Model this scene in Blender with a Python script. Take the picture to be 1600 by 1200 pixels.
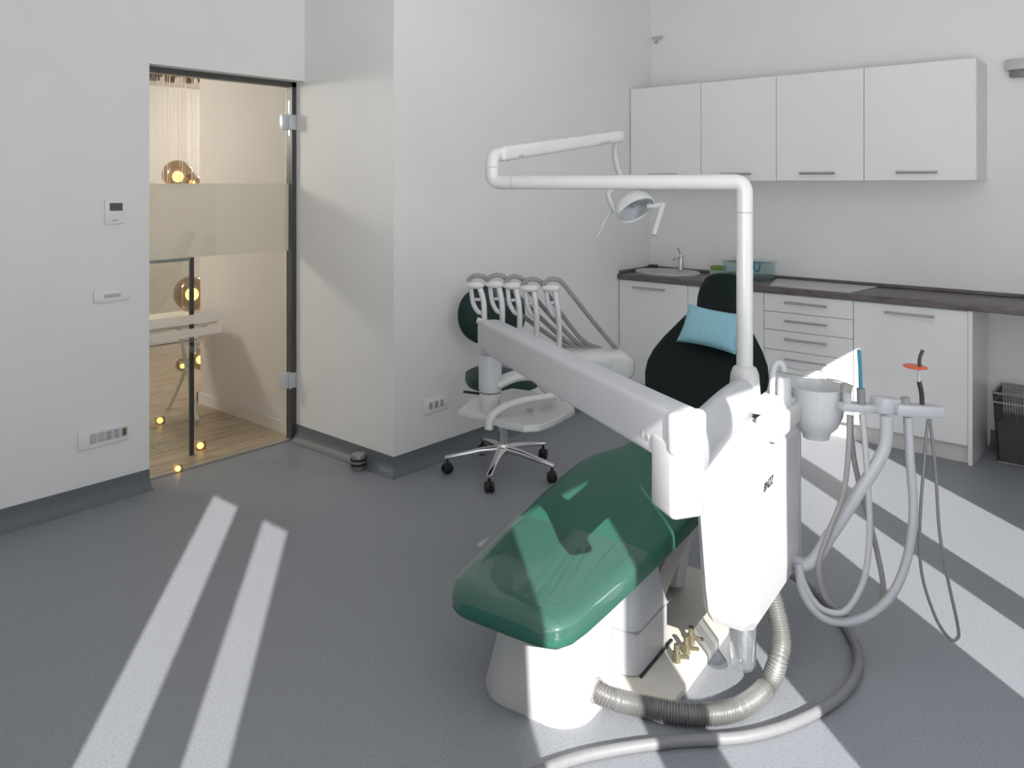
import bpy, bmesh, math, random
from mathutils import Vector, Matrix
random.seed(4)
for o in list(bpy.data.objects): bpy.data.objects.remove(o)
SC = bpy.context.scene
COL = SC.collection
V = Vector
# ------------------------------------------------------------------ camera
F, CY, YAW, H = 1240.0, 288.0, math.radians(40.8), 1.53
cam = bpy.data.cameras.new('camera'); cam_o = bpy.data.objects.new('camera', cam); COL.objects.link(cam_o)
cam.sensor_width = 36; cam.lens = F * 36 / 1600; cam.shift_y = -(600 - CY) / 1600
cam.clip_start = 0.05
cam_o.location = (0, 0, H); cam_o.rotation_euler = (math.pi / 2, 0, YAW - math.pi / 2)
SC.camera = cam_o
# ------------------------------------------------------------------ world, sun, added soft fill at the window walls
w = bpy.data.worlds.new('world'); SC.world = w; w.use_nodes = True
bg = w.node_tree.nodes['Background']; bg.inputs[0].default_value = (0.80, 0.89, 1.0, 1); bg.inputs[1].default_value = 1.6
SUN_DIR = V((0.635, 0.772, -0.545)).normalized()
sl = bpy.data.lights.new('sun', 'SUN'); sl.energy = 9.8; sl.angle = math.radians(0.3); sl.color = (1.0, 0.965, 0.92)
so = bpy.data.objects.new('sun', sl); COL.objects.link(so); so.rotation_euler = SUN_DIR.to_track_quat('-Z', 'Y').to_euler(); so.location = (-6, -8, 7)
def area(name, loc, direction, sx, sy, power, color):
    l = bpy.data.lights.new(name, 'AREA'); l.shape = 'RECTANGLE'; l.size = sx; l.size_y = sy; l.energy = power; l.color = color; l.spread = math.radians(125)
    o = bpy.data.objects.new(name, l); COL.objects.link(o); o.location = loc
    o.rotation_euler = V(direction).to_track_quat('-Z', 'Y').to_euler(); return o
area('window_wall_fill', (1.3, -0.93, 1.45), (0.3, 1, 0.95), 3.2, 1.8, 28, (1.0, 0.985, 0.965))  # added fill, wider than the openings, tilted up to bounce off the ceiling
area('window_wall_fill', (-0.93, 0.1, 1.5), (1, -0.1, 0.8), 1.7, 1.9, 70, (1.0, 0.985, 0.965))  # added fill, also covers solid wall beside the narrow side windows
vs = SC.view_settings; vs.view_transform = 'Standard'; vs.look = 'None'; vs.exposure = 0.0; vs.gamma = 1.0; vs.use_curve_mapping = False

# ------------------------------------------------------------------ point helpers (all give world points)
fw = V((math.cos(YAW), math.sin(YAW), 0)); rt = V((math.sin(YAW), -math.cos(YAW), 0)); UP = V((0, 0, 1)); CAM = V((0, 0, H))
def at(x, y, d): return CAM + (fw + rt * ((x - 800) / F) - UP * ((y - CY) / F)) * d
def onz(x, y, z=0.0): return at(x, y, F * (H - z) / (y - CY))
CO = V((1.60, 1.43, 0)); CA = math.radians(6.5)
cu = V((math.cos(CA), math.sin(CA), 0)); cv = V((-math.sin(CA), math.cos(CA), 0))
def ch(u, v, z): return CO + cu * u + cv * v + UP * z

# ------------------------------------------------------------------ materials
MATS = {}
def mat(name, col, rough=0.5, metal=0.0, var=0.05, scale=30.0, bump=0.0, coat=0.0, spec=0.5, emis=None, estr=0.0, col2=None, detail=3.0):
    if name in MATS: return MATS[name]
    m = bpy.data.materials.new(name); m.use_nodes = True; nt = m.node_tree; b = nt.nodes['Principled BSDF']
    b.inputs['Roughness'].default_value = rough; b.inputs['Metallic'].default_value = metal
    b.inputs['Coat Weight'].default_value = coat; b.inputs['Coat Roughness'].default_value = 0.06
    b.inputs['Specular IOR Level'].default_value = spec
    tc = nt.nodes.new('ShaderNodeTexCoord'); n = nt.nodes.new('ShaderNodeTexNoise'); n.inputs['Scale'].default_value = scale; n.inputs['Detail'].default_value = detail
    nt.links.new(tc.outputs['Object'], n.inputs['Vector'])
    r = nt.nodes.new('ShaderNodeValToRGB'); r.color_ramp.elements[0].position = 0.3; r.color_ramp.elements[1].position = 0.7
    c2 = col2 if col2 else tuple(min(1, c * (1 + var)) for c in col); c1 = col if col2 else tuple(c * (1 - var) for c in col)
    r.color_ramp.elements[0].color = (*c1, 1); r.color_ramp.elements[1].color = (*c2, 1)
    nt.links.new(n.outputs['Fac'], r.inputs['Fac']); nt.links.new(r.outputs['Color'], b.inputs['Base Color'])
    if bump:
        bp = nt.nodes.new('ShaderNodeBump'); bp.inputs['Strength'].default_value = bump; bp.inputs['Distance'].default_value = 0.002
        nt.links.new(n.outputs['Fac'], bp.inputs['Height']); nt.links.new(bp.outputs['Normal'], b.inputs['Normal'])
    if emis: b.inputs['Emission Color'].default_value = (*emis, 1); b.inputs['Emission Strength'].default_value = estr
    MATS[name] = m; return m
def glassy(name, tint, mix, rough=0.02, solid=0.0, solid_col=(0.8, 0.8, 0.8)):
    """thin pane or film: transparent + fresnel gloss (+ a share of diffuse body)"""
    m = bpy.data.materials.new(name); m.use_nodes = True; nt = m.node_tree; out = nt.nodes['Material Output']; nt.nodes.remove(nt.nodes['Principled BSDF'])
    t = nt.nodes.new('ShaderNodeBsdfTransparent'); t.inputs[0].default_value = (*tint, 1)
    g = nt.nodes.new('ShaderNodeBsdfGlossy'); g.inputs['Roughness'].default_value = rough; g.inputs[0].default_value = (1, 1, 1, 1)
    lwt = nt.nodes.new('ShaderNodeLayerWeight'); lwt.inputs[0].default_value = 0.5
    pw5 = nt.nodes.new('ShaderNodeMath'); pw5.operation = 'POWER'; pw5.inputs[1].default_value = 5.0; nt.links.new(lwt.outputs['Facing'], pw5.inputs[0])
    lw = nt.nodes.new('ShaderNodeMath'); lw.operation = 'MULTIPLY_ADD'; lw.inputs[1].default_value = 0.96; lw.inputs[2].default_value = 0.04; nt.links.new(pw5.outputs[0], lw.inputs[0])
    mul = nt.nodes.new('ShaderNodeMath'); mul.operation = 'MULTIPLY'; mul.inputs[1].default_value = mix; mul.use_clamp = True
    nt.links.new(lw.outputs[0], mul.inputs[0])
    base = t
    if solid:
        d = nt.nodes.new('ShaderNodeBsdfDiffuse'); d.inputs[0].default_value = (*solid_col, 1)
        tr = nt.nodes.new('ShaderNodeBsdfTranslucent'); tr.inputs[0].default_value = (*solid_col, 1)
        a = nt.nodes.new('ShaderNodeMixShader'); a.inputs[0].default_value = 0.4; nt.links.new(d.outputs[0], a.inputs[1]); nt.links.new(tr.outputs[0], a.inputs[2])
        s = nt.nodes.new('ShaderNodeMixShader'); s.inputs[0].default_value = solid; nt.links.new(t.outputs[0], s.inputs[1]); nt.links.new(a.outputs[0], s.inputs[2]); base = s
    mx = nt.nodes.new('ShaderNodeMixShader'); nt.links.new(mul.outputs[0], mx.inputs[0]); nt.links.new(base.outputs[0], mx.inputs[1]); nt.links.new(g.outputs[0], mx.inputs[2])
    nt.links.new(mx.outputs[0], out.inputs[0]); return m
M_wall = mat('white_wall_paint', (0.86, 0.855, 0.845), 0.55, var=0.012, scale=4, bump=0.0)
M_ceil = mat('ceiling_paint', (0.9, 0.9, 0.9), 0.8, var=0.01)
M_floor = mat('grey_vinyl_floor', (0.222, 0.236, 0.262), 0.42, scale=140, col2=(0.30, 0.314, 0.345), bump=0.05, detail=4)
M_base = mat('grey_vinyl_cove', (0.125, 0.14, 0.155), 0.45, scale=120, col2=(0.155, 0.17, 0.185))
M_gloss = mat('gloss_white_laminate', (0.87, 0.875, 0.87), 0.13, var=0.01, scale=3, spec=0.5)
M_carc = mat('white_carcass', (0.78, 0.78, 0.775), 0.35, var=0.01, scale=3)
M_kick = mat('cream_plinth', (0.72, 0.71, 0.68), 0.4, var=0.02, scale=5)
M_plast = mat('white_moulded_plastic', (0.54, 0.54, 0.54), 0.28, var=0.012, scale=6)
M_plast2 = mat('cool_white_plastic', (0.49, 0.50, 0.53), 0.32, var=0.012, scale=6)
M_enam = mat('white_enamel_tube', (0.62, 0.625, 0.625), 0.22, var=0.01, scale=6)
M_steel = mat('brushed_steel', (0.55, 0.55, 0.56), 0.3, 1.0, var=0.05, scale=60)
M_chrome = mat('chrome', (0.75, 0.75, 0.76), 0.12, 1.0, var=0.02, scale=20)
M_hose_s = mat('silver_corrugated_hose', (0.33, 0.33, 0.325), 0.35, 0.6, var=0.04, scale=40)
M_hose_g = mat('grey_rubber_hose', (0.22, 0.22, 0.23), 0.45, var=0.04, scale=40)
M_hose_l = mat('light_grey_silicone_hose', (0.46, 0.47, 0.50), 0.4, var=0.03, scale=40)
M_hose_d = mat('mid_grey_hose', (0.30, 0.295, 0.29), 0.45, var=0.04, scale=40)
M_green = mat('green_upholstery', (0.034, 0.132, 0.097), 0.36, var=0.06, scale=90, bump=0.04, spec=0.22)
M_black = mat('black_upholstery', (0.005, 0.012, 0.011), 0.55, var=0.06, scale=90, bump=0.04, spec=0.15)
M_blue = mat('pale_blue_fabric', (0.24, 0.46, 0.55), 0.8, var=0.05, scale=60, bump=0.15)
M_cream = mat('cream_base_plate', (0.64, 0.61, 0.55), 0.4, var=0.03, scale=10)
M_beam = mat('warm_grey_metal', (0.40, 0.38, 0.36), 0.45, var=0.04, scale=12)
M_dark = mat('dark_plastic', (0.03, 0.03, 0.032), 0.4, var=0.1)
M_rub = mat('black_rubber', (0.012, 0.012, 0.012), 0.5, var=0.1)
M_brass = mat('dull_brass', (0.22, 0.20, 0.13), 0.4, 0.5, var=0.1)
M_glass = glassy('clear_door_glass', (0.93, 0.95, 0.93), 1.15)
M_pane = glassy('window_glass', (0.99, 0.99, 0.99), 0.8)
M_frost = glassy('frosted_film', (0.96, 0.95, 0.94), 0.8, 0.35, 0.62, (0.88, 0.83, 0.78))
M_clear = glassy('clear_plastic', (0.93, 0.95, 0.97), 2.2, 0.05, 0.1, (0.85, 0.88, 0.9))
M_cover = glassy('clear_vinyl_cover', (0.93, 0.93, 0.93), 1.3, 0.06, 0.05, (0.45, 0.46, 0.47))
M_teal = glassy('tinted_plastic_box', (0.86, 0.95, 0.95), 1.2, 0.1, 0.16, (0.60, 0.74, 0.74))
M_smoke = glassy('smoked_amber_glass', (0.62, 0.50, 0.36), 2.0, 0.03)
M_bulb = mat('warm_bulb', (1, 0.8, 0.5), 0.4, emis=(1.0, 0.70, 0.30), estr=5.0)
M_top = mat('dark_wood_worktop', (0.085, 0.075, 0.07), 0.4, scale=9, col2=(0.20, 0.18, 0.17), detail=6, bump=0.05)
nt = M_top.node_tree
mp = nt.nodes.new('ShaderNodeMapping'); mp.inputs['Scale'].default_value = (9, 1, 9)
tcn = [n for n in nt.nodes if n.type == 'TEX_COORD'][0]; nzn = [n for n in nt.nodes if n.type == 'TEX_NOISE'][0]
nt.links.new(tcn.outputs['Object'], mp.inputs['Vector']); nt.links.new(mp.outputs['Vector'], nzn.inputs['Vector'])
M_plank = mat('oak_plank', (0.30, 0.225, 0.155), 0.35, scale=7, col2=(0.54, 0.43, 0.32), detail=6)
nt = M_plank.node_tree; tcn = [n for n in nt.nodes if n.type == 'TEX_COORD'][0]; nzn = [n for n in nt.nodes if n.type == 'TEX_NOISE'][0]
mp = nt.nodes.new('ShaderNodeMapping'); mp.inputs['Scale'].default_value = (1, 9, 1)
oi = nt.nodes.new('ShaderNodeObjectInfo'); va = nt.nodes.new('ShaderNodeVectorMath'); va.operation = 'ADD'
nt.links.new(tcn.outputs['Object'], va.inputs[0]); nt.links.new(oi.outputs['Random'], va.inputs[1]); nt.links.new(va.outputs[0], mp.inputs['Vector']); nt.links.new(mp.outputs['Vector'], nzn.inputs['Vector'])
M_hall = mat('warm_hall_paint', (0.62, 0.582, 0.555), 0.6, var=0.015, scale=4)
M_hallb = mat('hall_skirting', (0.70, 0.67, 0.64), 0.5, var=0.02)

# ------------------------------------------------------------------ mesh helpers
def bmn(): return bmesh.new()
def frame(o, x, y, z):
    return Matrix(((x.x, y.x, z.x, o.x), (x.y, y.y, z.y, o.y), (x.z, y.z, z.z, o.z), (0, 0, 0, 1)))
def box(bm, lo, hi, bev=0.0, seg=2, M=None):
    vs_ = [V((x, y, z)) for x in (lo[0], hi[0]) for y in (lo[1], hi[1]) for z in (lo[2], hi[2])]
    vv = [bm.verts.new(v) for v in vs_]
    fs = [bm.faces.new([vv[i] for i in q]) for q in ((0, 1, 3, 2), (4, 6, 7, 5), (0, 4, 5, 1), (2, 3, 7, 6), (0, 2, 6, 4), (1, 5, 7, 3))]
    allv = set(vv)
    if bev:
        es = list({e for f in fs for e in f.edges})
        res = bmesh.ops.bevel(bm, geom=es, offset=bev, segments=seg, profile=0.5, affect='EDGES', clamp_overlap=True)
        allv = {v for v in allv if v.is_valid} | set(res['verts'])
    if M is not None: bmesh.ops.transform(bm, matrix=M, verts=list(allv))
    return bm
def cbox(bm, c, size, bev=0.0, seg=2, ax=None):
    x, y, z = ax if ax else (V((1, 0, 0)), V((0, 1, 0)), V((0, 0, 1)))
    h = [s / 2 for s in size]
    return box(bm, (-h[0], -h[1], -h[2]), h, bev, seg, frame(V(c), x, y, z))
def loft(bm, rings, cap=True):
    rr = [[bm.verts.new(p) for p in r] for r in rings]; n = len(rr[0])
    for a, b in zip(rr, rr[1:]):
        for i in range(n):
            bm.faces.new((a[i], a[(i + 1) % n], b[(i + 1) % n], b[i]))
    if cap:
        bm.faces.new(rr[0][::-1]); bm.faces.new(rr[-1])
    return bm
def catmull(pts, k=8):
    pts = [V(p) for p in pts]; out = []; P = [pts[0] * 2 - pts[1]] + pts + [pts[-1] * 2 - pts[-2]]
    for i in range(1, len(P) - 2):
        p0, p1, p2, p3 = P[i - 1:i + 3]
        for j in range(k):
            t = j / k
            out.append(0.5 * ((2 * p1) + (p2 - p0) * t + (2 * p0 - 5 * p1 + 4 * p2 - p3) * t * t + (3 * p1 - p0 - 3 * p2 + p3) * t ** 3))
    out.append(pts[-1]); return out
def resample(pts, step):
    L = [0]
    for a, b in zip(pts, pts[1:]): L.append(L[-1] + (b - a).length)
    n = max(2, int(L[-1] / step)); out = []; j = 0
    for i in range(n + 1):
        s = L[-1] * i / n
        while j < len(L) - 2 and L[j + 1] < s: j += 1
        t = (s - L[j]) / max(1e-9, L[j + 1] - L[j]); out.append(pts[j].lerp(pts[j + 1], t))
    return out
def tube(bm, pts, r, n=10, smooth=8, flat=1.0):
    """sweep; r a number, or a list with one radius per point after smoothing, or f(i, n)"""
    ps = catmull(pts, smooth) if smooth else [V(p) for p in pts]
    m = len(ps); rings = []; prev = None
    for i, p in enumerate(ps):
        t = (ps[min(i + 1, m - 1)] - ps[max(i - 1, 0)]).normalized()
        if prev is None:
            ref = UP if abs(t.z) < 0.9 else V((1, 0, 0)); x = ref.cross(t).normalized()
        else:
            x = (prev - t * prev.dot(t)).normalized()
        prev = x; y = t.cross(x)
        rr = r(i, m) if callable(r) else (r[i] if isinstance(r, (list, tuple)) else r)
        rings.append([p + x * (rr * math.cos(2 * math.pi * k / n)) + y * (rr * flat * math.sin(2 * math.pi * k / n)) for k in range(n)])
    return loft(bm, rings)
def cyl(bm, p0, p1, r0, r1=None, n=20): 
    p0, p1 = V(p0), V(p1); r1 = r0 if r1 is None else r1
    return tube(bm, [p0, p1], [r0, r1], n, 0)
def lathe(bm, prof, o, axis=None, n=32):
    o = V(o); ax = V(axis).normalized() if axis is not None else UP
    x = (V((1, 0, 0)) if abs(ax.x) < 0.9 else V((0, 1, 0))).cross(ax).normalized(); y = ax.cross(x)
    return loft(bm, [[o + ax * z + (x * math.cos(2 * math.pi * k / n) + y * math.sin(2 * math.pi * k / n)) * max(r, 1e-4) for k in range(n)] for r, z in prof])
def prism(bm, poly, z0, z1, bev=0.0, seg=2):
    a = [bm.verts.new((p[0], p[1], z0)) for p in poly]; b = [bm.verts.new((p[0], p[1], z1)) for p in poly]; n = len(poly)
    fs = [bm.faces.new(a[::-1]), bm.faces.new(b)] + [bm.faces.new((a[i], a[(i + 1) % n], b[(i + 1) % n], b[i])) for i in range(n)]
    if bev: bmesh.ops.bevel(bm, geom=list({e for f in fs[:2] for e in f.edges}), offset=bev, segments=seg, affect='EDGES')
    return bm
def sring(c, A, N, w, h, e=0.4, n=28):
    out = []
    for k in range(n):
        a = 2 * math.pi * k / n; ca, sa = math.cos(a), math.sin(a)
        out.append(c + A * (w * math.copysign(abs(ca) ** e, ca)) + N * (h * math.copysign(abs(sa) ** e, sa)))
    return out
# ------------------------------------------------------------------ objects
ROOT = {}
def link(name, bm, m, origin, smooth=40):
    bmesh.ops.recalc_face_normals(bm, faces=bm.faces)
    me = bpy.data.meshes.new(name)
    bmesh.ops.translate(bm, vec=-V(origin), verts=bm.verts)
    bm.to_mesh(me); bm.free(); me.materials.append(m)
    me.shade_smooth()
    try: me.set_sharp_from_angle(angle=math.radians(smooth))
    except Exception: pass
    o = bpy.data.objects.new(name, me); COL.objects.link(o); return o
def tag(o, label, cat, group=None):
    o['label'] = label; o['category'] = cat
    if group: o['group'] = group
    return o
def thing(name, loc, label, cat, group=None):
    o = bpy.data.objects.new(name, None); COL.objects.link(o); o.location = loc; o.empty_display_size = 0.1
    ROOT[o] = V(loc); return tag(o, label, cat, group)
def part(name, bm, m, parent, label=None, smooth=40):
    o = link(name, bm, m, ROOT[parent], smooth); o.parent = parent
    ROOT[o] = ROOT[parent]
    if label: o['label'] = label
    return o
def single(name, bm, m, label, cat, group=None, smooth=40, base=None):
    if base is None:
        xs = [v.co.copy() for v in bm.verts]; n = len(xs)
        base = V((sum(p.x for p in xs) / n, sum(p.y for p in xs) / n, min(p.z for p in xs)))
    o = link(name, bm, m, base, smooth); o.location = base; ROOT[o] = V(base); return tag(o, label, cat, group)
def struct(name, bm, m, smooth=30):
    o = link(name, bm, m, (0, 0, 0), smooth); o['kind'] = 'structure'; ROOT[o] = V((0, 0, 0)); return o
def boxes(*bs):
    bm = bmn()
    for lo, hi in bs: box(bm, lo, hi)
    return bm

# ================================================================== the room
XL, YR, YD, XN, YB, XR, ZC = -1.0, -1.0, 4.0, 2.755, 3.2, 5.35, 3.05
DX0, DX1, DZ = 1.835, 2.755, 2.14            # door opening
struct('floor', boxes(((-1.3, -1.3, -0.1), (6.2, 4.10, 0.0))), M_floor)
struct('ceiling', boxes(((-1.3, -1.3, ZC), (6.2, 4.2, ZC + 0.1))), M_ceil)
struct('wall_left', boxes(((XL - 0.15, YD, 0), (DX0, YD + 0.2, ZC)), ((DX0, YD, DZ), (XN, YD + 0.2, ZC))), M_wall)
struct('wall_return', boxes(((XN, YB, 0), (XN + 0.15, YD + 0.2, ZC))), M_wall)
struct('wall_back', boxes(((XN + 0.15, YB, 0), (XR + 0.15, YB + 0.15, ZC))), M_wall)
struct('wall_right', boxes(((XR, YR - 0.15, 0), (XR + 0.15, YB, ZC))), M_wall)
# window walls behind the photographer
WZ0, WZ1 = 0.5, 2.347
wins = [(-0.27, 0.145), (0.356, 0.80), (1.63, 2.02), (2.225, 2.83)]
bs = [((XL - 0.15, YR - 0.015, 0), (XR, YR, WZ0)), ((XL - 0.15, YR - 0.015, WZ1), (XR, YR, ZC))]
xs = [XL - 0.15] + [v for w_ in wins for v in w_] + [XR]
for i in range(0, len(xs), 2): bs.append(((xs[i], YR - 0.015, WZ0), (xs[i + 1], YR, WZ1)))
struct('wall_rear', boxes(*bs), M_wall)
wz1 = 2.585; winy = [(-0.63, -0.425), (-0.22, 0.015)]
bs = [((XL - 0.015, YR, 0), (XL, YD, WZ0)), ((XL - 0.015, YR, wz1), (XL, YD, ZC))]
ys = [YR] + [v for w_ in winy for v in w_] + [YD]
for i in range(0, len(ys), 2): bs.append(((XL - 0.015, ys[i], WZ0), (XL, ys[i + 1], wz1)))
struct('wall_side', boxes(*bs), M_wall)
k = 0
for a, b in wins:
    k += 1; bm = bmn()
    wf = struct('window_%d' % k, boxes(((a, YR - 0.018, WZ0 - 0.03), (b, YR - 0.02, WZ0)), ), M_plast)
    p = part('pane', boxes(((a, YR - 0.010, WZ0), (b, YR - 0.006, WZ1))), M_pane, wf)
for a, b in winy:
    k += 1
    wf = struct('window_%d' % k, boxes(((XL - 0.018, a, WZ0 - 0.03), (XL - 0.003, b, WZ0)), ), M_plast)
    p = part('pane', boxes(((XL - 0.010, a, WZ0), (XL - 0.006, b, wz1))), M_pane, wf)
# coved vinyl skirting
PROF = [(0, 0.095), (0.004, 0.095), (0.006, 0.06), (0.012, 0.035), (0.026, 0.014), (0.05, 0.002), (0.05, 0.0), (0, 0)]
def skirting(name, p0, p1, nrm, e0=0.0, e1=0.0):
    p0, p1, nrm = V(p0), V(p1), V(nrm); d = (p1 - p0).normalized(); bm = bmn()
    loft(bm, [[p0 + nrm * a + d * (e0 * a) + UP * z for a, z in PROF], [p1 + nrm * a + d * (e1 * a) + UP * z for a, z in PROF]])
    struct(name, bm, M_base, 50)
skirting('baseboard_left', (XL, YD, 0), (DX0, YD, 0), (0, -1, 0))
skirting('baseboard_return', (XN, YD + 0.08, 0), (XN, YB, 0), (-1, 0, 0), 0, 1)
skirting('baseboard_back', (XN, YB, 0), (4.95, YB, 0), (0, -1, 0), -1, 0)
skirting('baseboard_right', (XR, 0.915, 0), (XR, YR, 0), (-1, 0, 0))

# ---- glass door
DY = 4.115
dr = bpy.data.objects.new('door_1', None); COL.objects.link(dr); dr.location = (DX0, DY, 0); ROOT[dr] = V(dr.location); dr['kind'] = 'structure'
part('door_frame', boxes(((DX1 - 0.03, DY - 0.03, 0), (DX1, DY + 0.03, DZ)), ((DX0, DY - 0.03, DZ - 0.03), (DX1, DY + 0.03, DZ))), mat('dark_grey_aluminium', (0.10, 0.10, 0.10), 0.4, 0.6), dr)
gp = part('glass_leaf', boxes(((DX0 + 0.005, DY - 0.004, 0.012), (DX1 - 0.032, DY + 0.004, DZ - 0.034))), M_glass, dr)
part('frosted_band', boxes(((DX0 + 0.005, DY + 0.0045, 1.135), (DX1 - 0.032, DY + 0.0055, 1.535))), M_frost, gp)
part('frosted_stripe', boxes(((DX0 + 0.03, DY - 0.0055, 0.775), (DX0 + 0.455, DY - 0.0045, 0.825))), M_frost, gp)
part('frosted_stripe', boxes(((DX0 + 0.005, DY - 0.0055, 0.705), (DX0 + 0.455, DY - 0.0045, 0.75))), M_frost, gp)
part('threshold', boxes(((DX0, DY - 0.02, 0), (DX1, DY + 0.02, 0.008))), mat('threshold_metal', (0.42, 0.40, 0.37), 0.4, 0.5), dr)
for z in (1.90, 0.36):
    hb = bmn(); box(hb, (DX1 - 0.085, DY - 0.02, z - 0.045), (DX1 - 0.04, DY + 0.02, z + 0.045), 0.004); box(hb, (DX1 - 0.038, DY - 0.034, z - 0.045), (DX1 - 0.002, DY + 0.02, z + 0.045), 0.004)
    cyl(hb, (DX1 - 0.039, DY - 0.022, z - 0.05), (DX1 - 0.039, DY - 0.022, z + 0.05), 0.006, n=10)
    part('hinge', hb, mat('satin_hinge', (0.62, 0.66, 0.69), 0.3, 0.35), dr)

# ---- the hall beyond the glass door
HZ = 2.47
pf = struct('floor_hall', boxes(((-1.3, 4.10, -0.1), (6.2, 7.7, -0.012))), M_plank)
pw, pl = 0.165, 1.6
pm = bmn(); box(pm, (0, 0, -0.012), (pl - 0.004, pw - 0.004, 0.0), 0.0015, 1)
pme = bpy.data.meshes.new('plank'); bm = pm; bmesh.ops.recalc_face_normals(bm, faces=bm.faces); bm.to_mesh(pme); bm.free(); pme.materials.append(M_plank)
for j in range(20):
    off = (j * 0.61) % pl
    for i in range(4):
        x = -0.35 + i * pl - off + 0.5; y = 4.137 + j * pw
        if x + pl < 0.6 or x > 4.6: continue
        o = bpy.data.objects.new('plank', pme); COL.objects.link(o); o.parent = pf; o.location = (x, y, 0)
struct('ceiling_hall', boxes(((-1.3, 4.2, HZ), (6.2, 7.7, HZ + 0.1))), M_hall)
struct('wall_hall_right', boxes(((2.79, 4.2, 0), (2.905, 5.3, HZ)), ((2.905, 5.15, 0), (6.2, 5.3, HZ))), M_hall)
struct('wall_hall_far', boxes(((-1.3, 7.5, 0), (6.2, 7.7, HZ))), M_hall)
struct('wall_hall_left', boxes(((-1.3, 4.2, 0), (-1.15, 7.5, HZ))), M_hall)
struct('wall_hall_end', boxes(((6.05, 5.3, 0), (6.2, 7.5, HZ))), M_hall)
struct('baseboard_hall', boxes(((2.772, 4.2, 0), (2.79, 5.318, 0.07)), ((2.772, 5.3, 0), (6.05, 5.318, 0.07))), M_hallb)
cl = thing('hall_fill_lamp', (1.3, 6.1, HZ - 0.05), 'flat round fill lamp added on the hall ceiling beyond the glass door', 'lamp')  # unseen lamp, added to brighten the hall
bm = bmn(); lathe(bm, [(0.2, 0.05), (0.21, 0.03), (0.19, 0.005), (0.15, 0.0)], (1.3, 6.1, HZ - 0.05)); part('diffuser', bm, mat('fill_lamp_diffuser', (0.9, 0.85, 0.75), 0.5, emis=(1, 0.86, 0.68), estr=3), cl)
la = bpy.data.lights.new('hall_fill_light', 'POINT'); la.energy = 78; la.color = (1.0, 0.93, 0.86); la.shadow_soft_size = 0.18
lo = bpy.data.objects.new('hall_fill_light', la); COL.objects.link(lo); lo.location = (1.3, 6.1, HZ - 0.35)
for lx_, ly_ in ((4.3, 6.4),):  # second unseen lamp, added as fill for the far part of the hall
    lo2 = bpy.data.objects.new('hall_fill_light', la.copy()); lo2.data.energy = 45; COL.objects.link(lo2); lo2.location = (lx_, ly_, HZ - 0.35)
    cl2 = thing('hall_fill_lamp', (lx_, ly_, HZ - 0.05), 'flat round fill lamp added farther along the hall past the pendant cluster', 'lamp')
    bm = bmn(); lathe(bm, [(0.2, 0.05), (0.21, 0.03), (0.19, 0.005), (0.15, 0.0)], (lx_, ly_, HZ - 0.05)); part('diffuser', bm, MATS['fill_lamp_diffuser'], cl2)

# cascading pendant lamp: canopy with many cords and cups, smoked globes at two heights
pc = at(278, 250, 6.0); px_, py_ = pc.x, pc.y
pd = thing('pendant_cluster', (px_, py_, 0.15), 'hanging cluster of smoked glass globes on thin cords behind the glass door', 'pendant lamp')
bm = bmn(); lathe(bm, [(0.26, 0.03), (0.27, 0.02), (0.27, 0.0), (0.1, -0.005)], (px_, py_, HZ - 0.03)); part('canopy', bm, mat('cream_canopy', (0.72, 0.66, 0.55), 0.4), pd)
for i in range(9):
    a = 2 * math.pi * i / 9; c = V((px_ + 0.2 * math.cos(a), py_ + 0.2 * math.sin(a), HZ - 0.15))
    bm = bmn(); lathe(bm, [(0.012, 0.13), (0.03, 0.12), (0.045, 0.06), (0.04, 0.0), (0.036, 0.0), (0.04, 0.06), (0.02, 0.11)], c, n=14); part('glass_cup', bm, M_smoke, pd)
for i in range(12):
    a = 2 * math.pi * i / 12 + 0.2; rr = 0.06 + 0.16 * ((i * 7) % 5) / 5; e = V((px_ + rr * math.cos(a), py_ + rr * math.sin(a), 0))
    bm = bmn(); cyl(bm, e + UP * (1.3 if i % 3 else 0.9), e + UP * (HZ - 0.03), 0.0022, n=5); part('cord', bm, mat('cream_cord', (0.82, 0.77, 0.68), 0.6), pd)
globes = [(278, 274, 6.0, 0.118), (300, 283, 6.1, 0.06), (300, 458, 5.9, 0.135), (313, 560, 5.85, 0.085), (285, 570, 5.9, 0.05)]
for gx, gy, gd, gr in globes:
    c = at(gx, gy, gd); bm = bmn()
    lathe(bm, [(gr * math.sin(t * math.pi / 12), -gr * math.cos(t * math.pi / 12)) for t in range(1, 12)], c, n=20)
    g = part('globe', bm, M_smoke, pd)
    bm = bmn(); b2 = 0.36 * gr; lathe(bm, [(b2 * math.sin(t * math.pi / 8), -b2 * math.cos(t * math.pi / 8)) for t in range(9)], c - UP * 0.01, n=14); part('bulb', bm, M_bulb, g)
    bm = bmn(); cyl(bm, c + UP * gr * 0.97, V((c.x, c.y, HZ - 0.03)), 0.003, n=6); part('cord', bm, MATS['cream_cord'], pd)
for nm, (gx, gy, s_), lab in (('floor_lantern', (250, 663, 0.05), 'small warm glass cube light on the hall planks beside the black post'),
                              ('floor_lantern', (313, 703, 0.05), 'small warm glass cube light on the hall planks near the white skirting'),
                              ('floor_lantern', (278, 738, 0.04), 'small warm cube light on the hall planks close to the door threshold')):
    c = onz(gx, gy, 0.0); t = thing(nm, c, lab, 'lantern', 'cube lights on the hall floor')
    bm = bmn(); box(bm, (c.x - s_ / 2, c.y - s_ / 2, c.z), (c.x + s_ / 2, c.y + s_ / 2, c.z + s_), 0.006); part('glass_cube', bm, M_smoke, t)
    bm = bmn(); lathe(bm, [(0.38 * s_ * math.sin(q * math.pi / 8), -0.38 * s_ * math.cos(q * math.pi / 8)) for q in range(9)], c + UP * s_ * 0.5, n=12); part('bulb', bm, M_bulb, t)
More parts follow.
